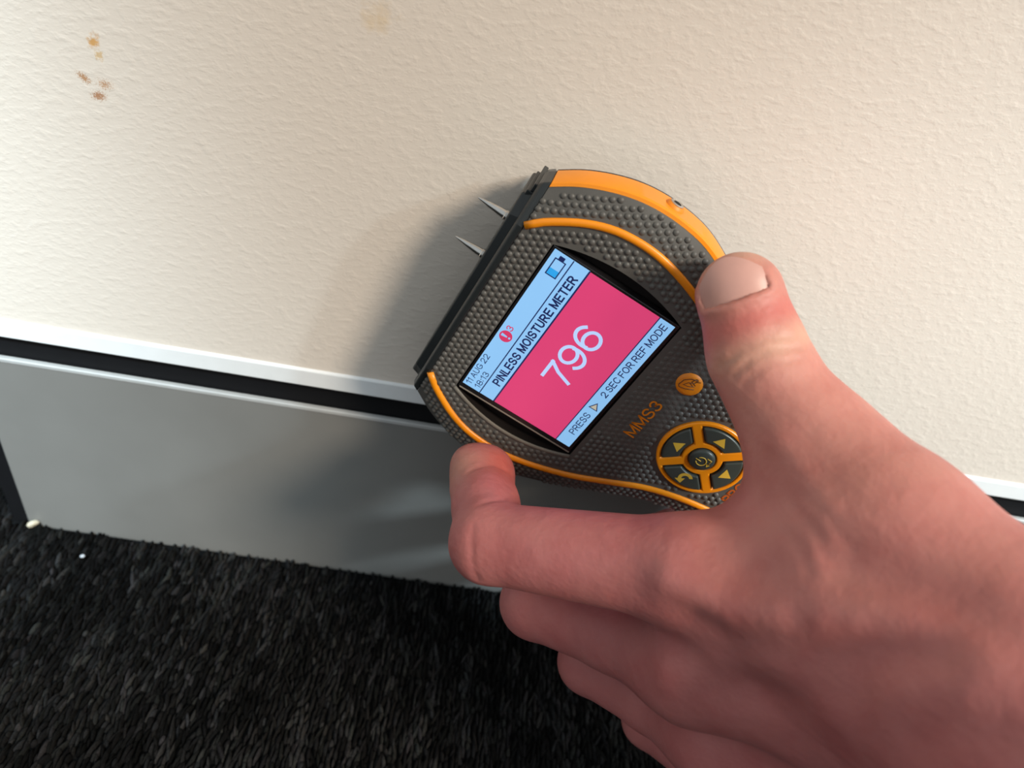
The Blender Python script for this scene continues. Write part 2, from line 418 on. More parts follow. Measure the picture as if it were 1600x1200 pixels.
# well: sloping sides and floor
bm = bmesh.new()
a_ = [bm.verts.new((p[0], p[1], 0.0)) for p in lens()]
b_ = [bm.verts.new((p[0]*.985, p[1]*.99, -3.4)) for p in lens(-0.2)]
n = len(a_)
for i in range(n): bm.faces.new((a_[i], a_[(i+1) % n], b_[(i+1) % n], b_[i]))
bm.faces.new(b_)
from_bm('display_well', bm, M['well'], meter)
lp = lens(0.35)
tube('well_lip', [(p[0], p[1], 0.05) for p in lp[25:]], 0.62, M['lip'], meter, 8, 0.6)
# orange piping that frames the face, one run on each side, proud of the rubber
for s_, v_end in ((1, -104), (-1, -104)):
    vv = np.linspace(v_end, VT-0.05, 80)
    tube('orange_piping', [(U0+s_*(float(hi(v))+0.55), v, -0.05) for v in vv], 1.02, M['orange'], meter, 12, 0.75)
# orange side bands
for s_ in (1, -1):
    vv = np.linspace(-70, VT, 70); prof = [(-1.0, -2.9), (-0.15, -3.1), (0.2, -3.7), (0.15, -11.8), (-0.2, -12.2), (-1.0, -12.3)]
    if s_ < 0: prof = [(du-1.3, w-1.5) for du, w in prof]
    vs2, fs2 = [], []
    for v in vv:
        for du, w in prof: vs2.append((U0+s_*(float(ho(v))+du), v, w))
    k = len(prof)
    for i in range(len(vv)-1):
        for j in range(k): fs2.append((i*k+j, i*k+(j+1) % k, (i+1)*k+(j+1) % k, (i+1)*k+j))
    fs2 += [tuple(range(k)), tuple((len(vv)-1)*k+j for j in range(k))]
    bm = bmesh.new(); bv = [bm.verts.new(q) for q in vs2]
    for q in fs2: bm.faces.new([bv[i] for i in q])
    from_bm('side_band', bm, M['orange'], meter, True, 30)
# socket on the right band
sk_ = lathe('sensor_socket', [(0.6, 0.2), (1.0, 0.9), (1.9, 1.0), (2.3, 0.6), (2.6, 0.0), (2.6, -1.5)], M['orange_dull'], meter, 24, (U0+46.2, -0.6, -8.0), 'x')
lathe('socket_ring', [(1.0, 1.15), (1.45, 1.35), (1.75, 1.15), (1.75, 0.6), (1.0, 0.6)], M['steel'], sk_, 20, (U0+46.2, -0.6, -8.0), 'x')
lathe('socket_hole', [(0.05, 1.19), (1.0, 1.19), (1.0, 0.7)], M['black'], sk_, 16, (U0+46.2, -0.6, -8.0), 'x')

# dimples: small domes on the grip surfaces
def dimples():
    P = []
    pit = 1.86
    row = 0; v = -108.0
    while v < 25.75:
        u = -46.0 + (pit/2 if row % 2 else 0)
        while u < 46:
            du = abs(u-U0); H = float(hi(v)); HO_ = float(ho(v))
            inlens = (abs(v+0.3) < 19.2) and (-27.6-4.6*max(0, 1-(v/19)**2) < u < 25.8+3.6*max(0, 1-(v/19)**2))
            txt = (-33.5 < v < -19.5) and (-14 < u < 21)
            padc = (u+3.6)**2+(v+47)**2 < 13.2**2
            bot = -63.5 < v < -58.4 and u > -12.5
            if du < H-1.3 and not inlens and not padc and not bot:
                P.append((u, v, 0.0, .22 if txt else 1.0))
            elif H+2.1 < du < H+(7.4 if u > 0 else 8.2) and du < HO_-1.2:
                x = du-H; w = -0.25-(x-.9)/2.7*.5 if x < 3.6 else -0.75-(x-3.6)/2.9*1.15
                P.append((u, v, w, 1.0))
            u += pit
        v += pit*.866; row += 1
    vs, fs = [], []
    for (u, v, w, k) in P:
        b0 = len(vs)
        for rr, h in ((.90, -.12), (.66, .22*k), (.32, .38*k)):
            for j in range(7): vs.append((u+rr*cos(j*2*pi/7), v+rr*sin(j*2*pi/7), w+h))
        vs.append((u, v, w+.42*k))
        for i in range(2):
            for j in range(7): fs.append((b0+i*7+j, b0+i*7+(j+1) % 7, b0+(i+1)*7+(j+1) % 7, b0+(i+1)*7+j))
        for j in range(7): fs.append((b0+14+j, b0+14+(j+1) % 7, b0+21))
    o = mesh('grip_dimples', vs, fs, M['rubber'], meter, True); tag(o, kind='stuff')
dimples()

# black end cap with stepped plate, ribs and the two pins
def ucap(hw_, sh, w0, wb, inset=0):
    """cross section in (u,w) of the cap, drawn clockwise"""
    return [(U0-hw_+inset, -3.4+w0), (U0-25+inset, 0.15+w0), (U0+25-inset, 0.15+w0), (U0+hw_-inset, -3.4+w0), (U0+hw_-.2-inset, -12), (U0+hw_-5-inset, wb), (U0-hw_+5+inset, wb), (U0-hw_+.2+inset, -12)]
def vloft(name, secs, mat, parent):
    bm = bmesh.new(); rows = [[bm.verts.new((p[0], v, p[1])) for p in sec] for sec, v in secs]; n = len(rows[0])
    for a_, b_ in zip(rows[:-1], rows[1:]):
        for i in range(n): bm.faces.new((a_[i], a_[(i+1) % n], b_[(i+1) % n], b_[i]))
    bm.faces.new(rows[0]); bm.faces.new(rows[-1])
    return from_bm(name, bm, mat, parent)
cap = vloft('end_cap', [(ucap(36.7, 0, 0.1, -26.5), 26.35), (ucap(35.6, 0, 0.1, -26.0), 27.9), (ucap(34.6, 0, -0.8, -25.0), 28.6)], M['cap'], meter); bevel(cap, 0.35)
plate = vloft('nose_plate', [([(-34.5, -6), (-30.5, -3.4), (24, -3.4), (29.5, -6), (29.5, -22), (25, -25), (-30, -25), (-34.5, -22)], 28.3), ([(-34.0, -6.6), (-30, -4.4), (23, -4.4), (28.6, -6.6), (28.6, -21), (24, -24), (-29, -24), (-34.0, -21)], 30.9)], M['cap'], cap); bevel(plate, 0.4)
for (u0, u1, v1) in ((27.5, 30.0, 30.2), (30.0, 32.2, 29.4)):
    box('cap_step', (u0, 28.2, -20), (u1, v1, -6.2), M['cap'], cap, 0.25)
for u_, w_ in ((17.4, -15.0), (4.6, -15.0)):
    pin = lathe('probe_pin', [(1.35, 30.6), (1.35, 31.4), (1.15, 31.6), (1.10, 32.8), (0.72, 36.2), (0.26, 39.1), (0.06, 39.5)], M['steel'], meter, 16, (u_, 0, w_), 'y')

# ---- display
disp = box('display_module', (-25.6, -18.4, -3.3), (24.6, 18.1, -0.15), M['bezel'], meter, 0.25)
box('module_edge', (-25.75, -18.3, -0.55), (-25.35, 17.6, 0.0), M['bezel_edge'], disp, 0.08)
def flat(name, u0, v0, u1, v1, w, mat, parent):
    return mesh(name, [(u0, v0, w), (u1, v0, w), (u1, v1, w), (u0, v1, w)], [(0, 1, 2, 3)], mat, parent)
W0 = -0.10
flat('status_strip', -23.9, 11.95, 24.0, 17.4, W0, M['pale'], disp)
flat('title_strip', -23.9, 7.5, 24.0, 11.95, W0, M['pale'], disp)
flat('reading_panel', -23.9, -12.95, 23.8, 7.5, W0, M['red'], disp)
flat('hint_strip', -23.9, -17.35, 23.8, -12.95, W0, M['pale'], disp)
for v_, t_ in ((12.0, .15), (7.45, .22), (-12.95, .14)): flat('divider', -23.9, v_-t_, 23.9, v_+t_, W0+.012, M['navy'], disp)
def arc(cx, cy, rx, ry, a0, a1, n=14):
    return [(cx+rx*cos(radians(a0+(a1-a0)*i/(n-1))), cy+ry*sin(radians(a0+(a1-a0)*i/(n-1)))) for i in range(n)]
_six = [arc(.31, .32, .29, .32, 0, 360, 26), arc(.34, .52, .32, .48, 38, 200, 16)]
GLYPH = {
 'P': (.60, [[(0, 0), (0, 1)], [(0, 1)]+arc(.34, .735, .26, .265, 90, -90)+[(0, .47)]]),
 'R': (.64, [[(0, 0), (0, 1)], [(0, 1)]+arc(.36, .745, .25, .255, 90, -90)+[(0, .49)], [(.34, .49), (.63, 0)]]),
 'I': (.0, [[(0, 0), (0, 1)]]), 'N': (.62, [[(0, 0), (0, 1), (.62, 0), (.62, 1)]]), 'L': (.50, [[(0, 1), (0, 0), (.50, 0)]]),
 'E': (.56, [[(.56, 1), (0, 1), (0, 0), (.56, 0)], [(0, .53), (.52, .53)]]), 'F': (.52, [[(.52, 1), (0, 1), (0, 0)], [(0, .52), (.47, .52)]]),
 'T': (.58, [[(0, 1), (.58, 1)], [(.29, 1), (.29, 0)]]), 'M': (.76, [[(0, 0), (0, 1), (.38, .05), (.76, 1), (.76, 0)]]),
 'A': (.66, [[(0, 0), (.33, 1), (.66, 0)], [(.12, .36), (.54, .36)]]), 'U': (.60, [[(0, 1)]+arc(.30, .30, .30, .30, 180, 360)+[(.60, 1)]]),
 'S': (.60, [arc(.30, .745, .27, .255, 12, 262)+arc(.30, .25, .30, .25, 82, -168)]), 'O': (.74, [arc(.37, .5, .37, .5, 0, 360, 30)]),
 'C': (.68, [arc(.37, .5, .36, .5, 42, 318, 24)]), 'D': (.66, [[(0, 0), (0, 1)]+arc(.28, .5, .38, .5, 90, -90, 18)+[(0, 0)]]),
 'G': (.72, [arc(.37, .5, .36, .5, 42, 330, 24)+[(.72, .20), (.72, .46), (.42, .46)]]),
 '1': (.26, [[(0, .76), (.26, 1), (.26, 0)]]), '2': (.58, [arc(.29, .70, .28, .30, 172, -38)+[(0, 0), (.58, 0)]]),
 '3': (.58, [arc(.28, .75, .25, .25, 165, -90)+arc(.28, .255, .29, .255, 90, -165)]), '7': (.58, [[(0, 1), (.58, 1), (.36, .58), (.20, 0)]]),
 '8': (.58, [arc(.29, .745, .25, .255, 0, 360, 22), arc(.29, .255, .29, .255, 0, 360, 22)]),
 '6': (.62, _six), '9': (.62, [[(.62-x, 1-y) for x, y in st] for st in _six]), ':': (.0, [[(0, .12), (0, .24)], [(0, .62), (0, .74)]]),
}
def text(name, body_, u0, u1, vc, h, mat, parent, w, wt=.13, rot=0.0, gap=.24, space=.30):
    """stroked lettering fitted to the run u0..u1, cap height h, centred on v = vc"""
    x = 0; strokes = []
    for ch in body_:
        if ch == ' ': x += space; continue
        wd_, sts = GLYPH[ch]
        for st in sts: strokes.append([(x+px, py) for px, py in st])
        x += wd_+gap
    k = (u1-u0)/(x-gap); cx = (u0+u1)/2; t = wt*h/2; vs, fs = [], []
    runs = []
    for st in strokes:
        q = np.array([(u0+px*k, vc-h/2+t+py*(h-2*t)) for px, py in st])
        q = q[[0]+[i for i in range(1, len(q)) if np.linalg.norm(q[i]-q[i-1]) > 1e-4]]
        cut = [0]
        for i in range(1, len(q)-1):            # a sharp corner starts a new stroke
            d0 = q[i]-q[i-1]; d1 = q[i+1]-q[i]
            if d0@d1 < .6*np.linalg.norm(d0)*np.linalg.norm(d1): cut.append(i)
        cut.append(len(q)-1)
        runs += [q[a:b+1] for a, b in zip(cut[:-1], cut[1:])]
    for q in runs:
        closed = np.linalg.norm(q[0]-q[-1]) < 1e-3
        d = q[1:]-q[:-1]; d /= np.linalg.norm(d, axis=1)[:, None]
        nn = np.stack([-d[:, 1], d[:, 0]], 1)
        if not closed: q = q.copy(); q[0] -= d[0]*t*.98; q[-1] += d[-1]*t*.98
        b0 = len(vs)
        for i in range(len(q)):
            n0 = nn[i-1] if i > 0 else (nn[-1] if closed else nn[0]); n1 = nn[i] if i < len(nn) else (nn[0] if closed else nn[-1])
            mm_ = n0+n1; mm_ = mm_/max(.35, float(mm_@mm_)/2)
            for sg_ in (1, -1):
                p_ = q[i]+sg_*t*mm_; dx, dy = p_[0]-cx, p_[1]-vc
                vs.append((cx+dx*cos(rot)-dy*sin(rot), vc+dx*sin(rot)+dy*cos(rot), w))
        for i in range(len(q)-1): fs.append((b0+2*i+1, b0+2*i+3, b0+2*i+2, b0+2*i))
    return mesh(name, vs, fs, mat, parent)
WT = W0+.03
text('date_lettering', '11 AUG 22', -23.0, -12.0, 16.1, 1.75, M['navy'], disp, WT, .12)
text('time_lettering', '18:13', -22.8, -17.0, 13.5, 1.75, M['navy'], disp, WT, .12)
text('title_lettering', 'PINLESS MOISTURE METER', -18.5, 20.2, 9.7, 2.5, M['navy'], disp, WT, .18, gap=.30, space=.34)
text('reading_lettering', '796', -8.0, 11.0, -2.2, 7.8, M['num'], disp, WT, .125, gap=.16)
text('hint_lettering', 'PRESS', -19.3, -11.1, -15.2, 2.0, M['navy'], disp, WT, .13)
text('hint_lettering', '2 SEC FOR REF MODE', -3.8, 22.6, -15.1, 2.0, M['navy'], disp, WT, .14)
mesh('hint_triangle', [(-9.0, -16.7, WT), (-6.5, -15.3, WT), (-9.0, -13.9, WT)], [(0, 1, 2)], M['navy'], disp)
mesh('hint_triangle_fill', [(-8.75, -16.25, WT+.02), (-7.0, -15.3, WT+.02), (-8.75, -14.35, WT+.02)], [(0, 1, 2)], M['cream'], disp)
q = ring_pts((-4.0, 15.0), 1.75, 28); mesh('alert_disc', [(a, b, WT) for a, b in q], [tuple(range(28))], M['alert'], disp)
mesh('alert_mark', [(-4.2, 14.6, WT+.02), (-3.8, 14.6, WT+.02), (-3.55, 16.3, WT+.02), (-4.45, 16.3, WT+.02)], [(0, 1, 2, 3)], M['pale'], disp)
q = ring_pts((-4.0, 13.95), 0.32, 12); mesh('alert_dot', [(a, b, WT+.02) for a, b in q], [tuple(range(12))], M['pale'], disp)
text('alert_count', '3', -1.9, -0.7, 15.3, 1.9, M['alert'], disp, WT, .14)
flat('battery_outline', 17.2, 13.1, 22.2, 16.2, WT, M['navy'], disp); flat('battery_tip', 22.2, 13.9, 23.2, 15.4, WT, M['navy'], disp)
flat('battery_case', 17.5, 13.4, 21.9, 15.9, WT+.02, M['pale'], disp); flat('battery_charge', 17.5, 13.4, 19.3, 15.9, WT+.03, M['cyan'], disp)

# ---- lettering and keys
text('model_lettering', 'MMS3', -9.6, 3.5, -27.4, 3.4, M['orange_dull'], meter, 0.2, .145)
text('brand_lettering', 'PRO', -11.6, -4.2, -61.2, 2.9, M['orange_red'], meter, 0.1, .2)
irb = lathe('infrared_button', [(0.05, 0.75), (2.4, 0.72), (3.0, 0.55), (3.4, 0.1), (3.4, -0.4)], M['orange_dull'], meter, 32, (12.9, -30.0, 0))
fl_ = [(10.6, -29.2), (11.6, -28.0), (13.2, -27.6), (14.8, -28.6), (15.3, -30.0)]
tube('flame_mark', [(a, b, .78) for a, b in [(15.4, -31.0), (14.9, -29.2), (13.6, -27.9), (11.7, -27.6), (11.2, -28.1), (11.6, -29.7), (12.7, -31.6)]], 0.13, M['etch'], irb, 6)
tube('flame_mark', [(a, b, .78) for a, b in [(14.3, -30.6), (13.6, -29.3), (12.4, -28.6), (12.6, -29.8), (13.4, -31.2)]], 0.12, M['etch'], irb, 6)
text('infrared_lettering', 'IR', 13.4, 15.6, -30.6, 1.6, M['etch'], irb, .79, .16, radians(-18))
# key pad: orange frame = rim + hub ring + four spokes
PC = (-3.6, -47.0)
def sector(r0, r1, a0, a1, n=14, gap=0.0):
    """annular sector whose radial sides keep a constant gap from the spoke centre lines"""
    def lim(r): return math.asin(min(.9, gap/r))
    o_ = []
    for i in range(n):
        l0, l1 = a0+lim(r1), a1-lim(r1); a = l0+(l1-l0)*i/(n-1); o_.append((PC[0]+r1*cos(a), PC[1]+r1*sin(a)))
    for i in range(n):
        l0, l1 = a0+lim(r0), a1-lim(r0); a = l1+(l0-l1)*i/(n-1); o_.append((PC[0]+r0*cos(a), PC[1]+r0*sin(a)))
    return o_
pad = meter
bm = bmesh.new()
ed = loop_edges(ring_pts(PC, 12.1, 64), 0.9)
SPK = [radians(45+90*k) for k in range(4)]
for k in range(4): ed += loop_edges(sector(5.4, 10.9, SPK[k], SPK[k]+pi/2, 14, 1.35), 0.9)
ed += loop_edges(ring_pts(PC, 3.75, 32), 0.9)
bmesh.ops.triangle_fill(bm, use_beauty=True, use_dissolve=False, edges=ed)
ge = bmesh.ops.extrude_face_region(bm, geom=list(bm.faces))
for v in [g for g in ge['geom'] if isinstance(g, bmesh.types.BMVert)]: v.co.z = -0.4
fr = from_bm('key_pad_frame', bm, M['orange'], pad); bevel(fr, 0.4, 3, 50)
for k in range(4):
    kk = prism('arrow_key', sector(5.9, 10.6, SPK[k], SPK[k]+pi/2, 14, 1.7), -0.3, 1.35, M['key'], pad, 0.55, 3)
    c_ = SPK[k]+pi/4; dx, dy = cos(c_), sin(c_); ccx, ccy = PC[0]+7.9*dx, PC[1]+7.9*dy
    if k != 1:
        mesh('arrow_mark', [(ccx+dx*1.6, ccy+dy*1.6, 1.40), (ccx-dx*1.1-dy*1.85, ccy-dy*1.1+dx*1.85, 1.40), (ccx-dx*1.1+dy*1.85, ccy-dy*1.1-dx*1.85, 1.40)], [(0, 1, 2)], M['yellow'], kk)
    else:
        arc = ring_pts((ccx+.1, ccy-.5), 2.0, 14, radians(-55), radians(125), True); arci = ring_pts((ccx+.1, ccy-.5), 1.05, 14, radians(-55), radians(125), True)
        mesh('return_mark', [(a, b, 1.40) for a, b in arc+arci], [(i, i+1, 15+i, 14+i) for i in range(13)], M['yellow'], kk)
        e_ = np.array(ring_pts((ccx+.1, ccy-.5), 1.35, 2, radians(125), radians(125)+.01, True)[0]); tdir = np.array([-sin(radians(125)), cos(radians(125))]); rdir = np.array([cos(radians(125)), sin(radians(125))])
        hd = [e_+tdir*1.6, e_+rdir*1.5-tdir*.1, e_-rdir*1.3-tdir*.1]
        mesh('return_head', [(a, b, 1.41) for a, b in hd], [(0, 1, 2)], M['yellow'], kk)
pk = lathe('power_key', [(0.05, 1.75), (2.6, 1.7), (3.2, 1.45), (3.5, 0.9), (3.5, -0.3)], M['key'], pad, 32, (PC[0], PC[1], 0))
tube('power_mark', [(a, b, 1.78) for a, b in ring_pts((PC[0]-.1, PC[1]+.2), 1.35, 20, radians(120), radians(420), True)], 0.14, M['yellow'], pk, 6)
tube('power_bar', [(PC[0]-.1, PC[1]+.3, 1.78), (PC[0]-.1, PC[1]+1.9, 1.78)], 0.14, M['yellow'], pk, 6)
tube('enter_mark', [(PC[0]+1.6, PC[1]-.6, 1.76), (PC[0]+1.6, PC[1]-1.9, 1.72), (PC[0]-.1, PC[1]-1.95, 1.76)], 0.14, M['yellow'], pk, 6, normal=(0.01, 0.02, 1))
mesh('enter_head', [(PC[0]-.9, PC[1]-1.95, 1.8), (PC[0]+.1, PC[1]-2.5, 1.76), (PC[0]+.1, PC[1]-1.4, 1.8)], [(0, 1, 2)], M['yellow'], pk)

# ------------------------------------------------------------------ hand: one continuous surface from a distance field
def seg(p, a, b):
    pa = p-a; ba = b-a; t = np.clip((pa@ba)/(ba@ba), 0, 1)
    return np.linalg.norm(pa-t[:, None]*ba, axis=1), t
def rcone(p, a, ra, b, rb):
    d, t = seg(p, a, b); return d-(ra+(rb-ra)*t)
def smin(a, b, k):
    h = np.clip(k-np.abs(a-b), 0, None)/k; return np.minimum(a, b)-h*h*k*.25
def smax(a, b, k): return -smin(-a, -b, k)
def chain(p, pts, k=4.0):
    d = None
    for (a, ra), (b, rb) in zip(pts[:-1], pts[1:]):
        c = rcone(p, a, ra, b, rb); d = c if d is None else smin(d, c, k)
    return d
def dev(u, v, w): return ORG + AX_U*u + AX_V*v + AX_W*w
#HANDBEGIN
TH = [(spot(1156, 462, 160), 9.4), (spot(1184, 556, 160), 9.7), (spot(1219, 622, 159), 9.9), (spot(1282, 712, 155), 12.0)]
TMET = [(spot(1282, 712, 155), 12.0), (spot(1385, 828, 143), 15.0), (spot(1545, 985, 128), 17.0)]
IX = [(spot(1085, 894, 158), 11.2), (spot(766, 848, 179), 9.6), (spot(759, 790, 191), 8.4), (spot(756, 742, 203), 8.0), (dev(-53, -4, -6), 7.5), (dev(-52, -8, -13), 6.5)]
MI = [(spot(1085, 1035, 169), 12.5), (spot(960, 985, 186), 10.0), (spot(838, 942, 202), 9.5), (spot(890, 880, 222), 8.4), (spot(1010, 850, 226), 8.0), (spot(1050, 830, 226), 7.0)]
RI = [(spot(1120, 1140, 184), 12.0), (spot(1020, 1085, 200), 9.8), (spot(922, 1034, 216), 9.0), (spot(980, 965, 234), 8.0), (spot(1090, 910, 236), 7.6), (spot(1130, 880, 234), 6.6)]
PI_ = [(spot(1165, 1240, 200), 10.5), (spot(1095, 1180, 214), 8.8), (spot(1015, 1125, 230), 8.2), (spot(1060, 1050, 244), 7.2), (spot(1150, 990, 246), 7.0), (spot(1190, 950, 244), 6.2)]
WR = (spot(1700, 1190, 118), 22.0); WR2 = (spot(1640, 1310, 146), 22.0); FA = (spot(2150, 1560, 118), 31.0)
I2 = (spot(1330, 985, 142), 14.5); M2 = (spot(1350, 1090, 153), 15.0); R2 = (spot(1370, 1190, 167), 15.0); P2 = (spot(1390, 1290, 182), 14.5)
PALM = [(IX[0], I2), (I2, WR), (MI[0], M2), (M2, WR), (RI[0], R2), (R2, WR2), (PI_[0], P2), (P2, WR2), (WR, FA), (WR2, FA),
        ((spot(1235, 850, 158), 12.0), (spot(1345, 930, 148), 14.5))]
WEB = [((spot(1252, 816, 165), 8.5), (spot(1156, 870, 166), 8.5)), ((spot(1290, 778, 160), 9.0), (spot(1252, 818, 165), 8.5))]
#HANDEND
ta = TH[0][0]-TH[1][0]; ta /= np.linalg.norm(ta)
tn = CAM-TH[0][0]; tn -= ta*(tn@ta); tn /= np.linalg.norm(tn)
tside = np.cross(ta, tn)
NROT = radians(-8)                          # the nail looks a little to the left
tn, tside = tn*cos(NROT)+tside*sin(NROT), tside*cos(NROT)-tn*sin(NROT)
NC = TH[0][0] + ta*0.5
def thumb_local(p):
    q = p-NC; return q@tside, q@ta, q@tn
NW, NB, NT = 7.0, -0.9, 7.9                 # nail half width, base, free edge
def nail_h(x, y): return 8.55-(10.5-np.sqrt(np.clip(10.5**2-x**2, 1, None)))*1.0-0.022*np.clip(y-1, 0, None)**2*1.4
def nail_in(x, y):
    hw = NW*np.clip(1-.02*np.clip(y, 0, None)**1.2*.5, .5, 1)
    base = NB-0.5*(1-(x/NW)**2)+.03*x
    tipc = NT-.085*x*x
    return np.maximum(np.maximum(np.abs(x)-hw, base-y), y-tipc)
LINES = []                                  # skin creases (+) and ridges (-): polyline, depth, width
def line(pts, depth, width): LINES.append((np.array(pts), depth, width))
#CREASEEND
def meter_sdf(p):
    q = p-ORG; u, v, w = q@AX_U-U0, q@AX_V, q@AX_W
    a = np.abs(u)-(ho(v)+0.5)
    d = np.maximum(np.maximum(a, v-26), np.maximum(-112-v, w-0.35))
    sh = (np.abs(u)-hi(v))*.33+w-0.2       # sloped shoulder
    d = np.maximum(d, sh*.95); return np.maximum(d, -27.2-w)
def hand_sdf(p, detail=True):
    palm = None
    for (a, ra), (b, rb) in PALM:
        c = rcone(p, a, ra, b, rb); palm = c if palm is None else smin(palm, c, 11.0)
    palm = smin(palm, chain(p, TMET, 6), 13.0)
    for (a, ra), (b, rb) in WEB: palm = smin(palm, rcone(p, a, ra, b, rb), 9.0)
    D = None
    for fg in (IX, MI, RI, PI_):
        f_ = smin(palm, chain(p, fg, 2.5), 7.0)
        D = f_ if D is None else smin(D, f_, 1.6)
    D = smin(D, rcone(p, spot(733, 724, 202), 4.4, spot(738, 760, 197), 5.3), 4.0)
    th = chain(p, TH, 5.0)
    D = smin(D, th, 8.0)
    for pts, dep, wid in LINES:
        dm = None
        for a, b in zip(pts[:-1], pts[1:]):
            d, _ = seg(p, a, b); dm = d if dm is None else np.minimum(dm, d)
        D = D + dep*np.exp(-(dm/wid)**2)
    x, y, z = thumb_local(p)
    near = (np.abs(x) < 12) & (y > -8) & (y < 14) & (z > 2)
    ni = nail_in(x, y)
    fold = np.exp(-((ni-.9)/.9)**2)*(y < 4)*np.clip((6-y)/4, 0, 1)*.55
    D = np.where(near, D-fold, D)
    cut = np.maximum(ni-.05, nail_h(x, y)-.35-z)
    D = np.where(near, smax(D, -cut, .35), D)
    D = smax(D, -meter_sdf(p)+.05, 1.0)
    return D
def on_skin(px, py):
    d = spot(px, py, 1.0)-CAM; t = 70.0
    for _ in range(60):
        v = float(hand_sdf((CAM+d*t)[None])[0])
        if abs(v) < .02 or t > 260: break
        t += v*.8/np.linalg.norm(d)
    return CAM+d*t
def skin_lines():
    spec = [
        ([(1126, 573), (1160, 548), (1200, 530), (1238, 527)], 0.45, 0.95), ([(1145, 588), (1175, 560), (1210, 546), (1248, 543)], 0.55, 0.95),
        ([(1160, 600), (1200, 568), (1252, 560)], 0.30, 1.0), ([(1140, 548), (1175, 528), (1215, 517)], 0.25, 0.9),
        ([(739, 822), (737, 850), (738, 880), (746, 905)], 0.32, 0.8), ([(752, 786), (785, 781), (818, 781)], 0.40, 0.9), ([(735, 735), (765, 726), (790, 735)], 0.25, 1.0),
        ([(1044, 904), (1090, 935), (1127, 952), (1206, 957)], -1.3, 4.0), ([(1294, 968), (1360, 960), (1425, 968), (1578, 1025)], -1.4, 5.0),
        ([(1330, 885), (1390, 905), (1447, 928), (1534, 972), (1590, 1010)], 1.9, 5.0), ([(1088, 970), (1140, 1007), (1210, 1020), (1294, 1022), (1469, 1020)], 1.5, 4.5),
        ([(1050, 1055), (1085, 1045), (1119, 1031)], -1.5, 5.0), ([(1380, 1110), (1425, 1080), (1500, 1075)], -1.3, 5.0), ([(1190, 1085), (1260, 1075), (1340, 1085)], 1.2, 5.0),
        ([(1110, 860), (1150, 890), (1200, 900)], 0.9, 5.0), ([(1242, 795), (1275, 830), (1290, 870)], 0.35, 1.4), ([(1265, 780), (1300, 815), (1322, 855)], 0.35, 1.4), ([(1225, 830), (1250, 860), (1262, 895)], 0.35, 1.6),
        ([(1215, 690), (1255, 740), (1290, 800)], -0.7, 3.0), ([(1420, 1150), (1470, 1130), (1540, 1135)], 0.9, 5.0),
    ]
    got = [([on_skin(*q) for q in pts], dp, wd_) for pts, dp, wd_ in spec]
    for pts, dp, wd_ in got: line(pts, dp, wd_)
skin_lines()
def surface_nets(fun, lo, hi_, h):
    n = np.ceil((hi_-lo)/h).astype(int)+1
    B = 8; nb = -(-n//B)
    D = np.full(tuple(nb*B), 50.0)
    bi = np.stack(np.meshgrid(*[np.arange(k) for k in nb], indexing='ij'), -1).reshape(-1, 3)
    cen = lo+(bi*B+B/2-.5)*h; dc = fun(cen)
    r_ = h*B*.87+3.0
    loc = np.stack(np.meshgrid(*[np.arange(B)]*3, indexing='ij'), -1).reshape(-1, 3)
    inside = bi[dc < -r_]
    for b in inside: D[b[0]*B:b[0]*B+B, b[1]*B:b[1]*B+B, b[2]*B:b[2]*B+B] = -50
    act = bi[np.abs(dc) <= r_]
    for i in range(0, len(act), 200):
        ch = act[i:i+200]; idx = (ch[:, None, :]*B+loc[None]).reshape(-1, 3)
        D[idx[:, 0], idx[:, 1], idx[:, 2]] = fun(lo+idx*h)
    sg = D < 0
    cs = [(i, j, k) for i in (0, 1) for j in (0, 1) for k in (0, 1)]
    sh = [s_-1 for s_ in D.shape]
    cnt = sum(sg[i:i+sh[0], j:j+sh[1], k:k+sh[2]].astype(np.int8) for i, j, k in cs)
    ac = np.argwhere((cnt > 0) & (cnt < 8))
    vid = -np.ones(sh, np.int64); vid[ac[:, 0], ac[:, 1], ac[:, 2]] = np.arange(len(ac))
    acc = np.zeros((len(ac), 3)); num = np.zeros(len(ac))
    for a in cs:
        for ax in range(3):
            if a[ax]: continue
            b = list(a); b[ax] = 1
            da = D[ac[:, 0]+a[0], ac[:, 1]+a[1], ac[:, 2]+a[2]]; db = D[ac[:, 0]+b[0], ac[:, 1]+b[1], ac[:, 2]+b[2]]
            x = (da < 0) != (db < 0); t = np.where(x, da/np.where(x, da-db, 1), 0)
            pt = np.tile(np.array(a, float), (len(ac), 1)); pt[:, ax] += t
            acc += pt*x[:, None]; num += x
    V = lo+(ac+acc/num[:, None])*h
    F = []
    for ax in range(3):
        o1, o2 = (ax+1) % 3, (ax+2) % 3
        sl0 = [slice(None)]*3; sl1 = [slice(None)]*3; sl0[ax] = slice(0, -1); sl1[ax] = slice(1, None)
        e = np.argwhere(sg[tuple(sl0)] != sg[tuple(sl1)])
        ok = (e[:, o1] > 0) & (e[:, o2] > 0) & (e[:, o1] < sh[o1]) & (e[:, o2] < sh[o2]) & (e[:, ax] < sh[ax]); e = e[ok]
        def g(d1, d2):
            c = e.copy(); c[:, o1] -= d1; c[:, o2] -= d2; return vid[c[:, 0], c[:, 1], c[:, 2]]
        q = np.stack([g(1, 1), g(0, 1), g(0, 0), g(1, 0)], 1)
        s0 = sg[e[:, 0], e[:, 1], e[:, 2]]
        q[~s0] = q[~s0][:, ::-1]; F.append(q)
    F = np.concatenate(F); F = F[(F >= 0).all(1)]
    return V, F
def sstep(x, a, b): t = np.clip((x-a)/(b-a), 0, 1); return t*t*(3-2*t)
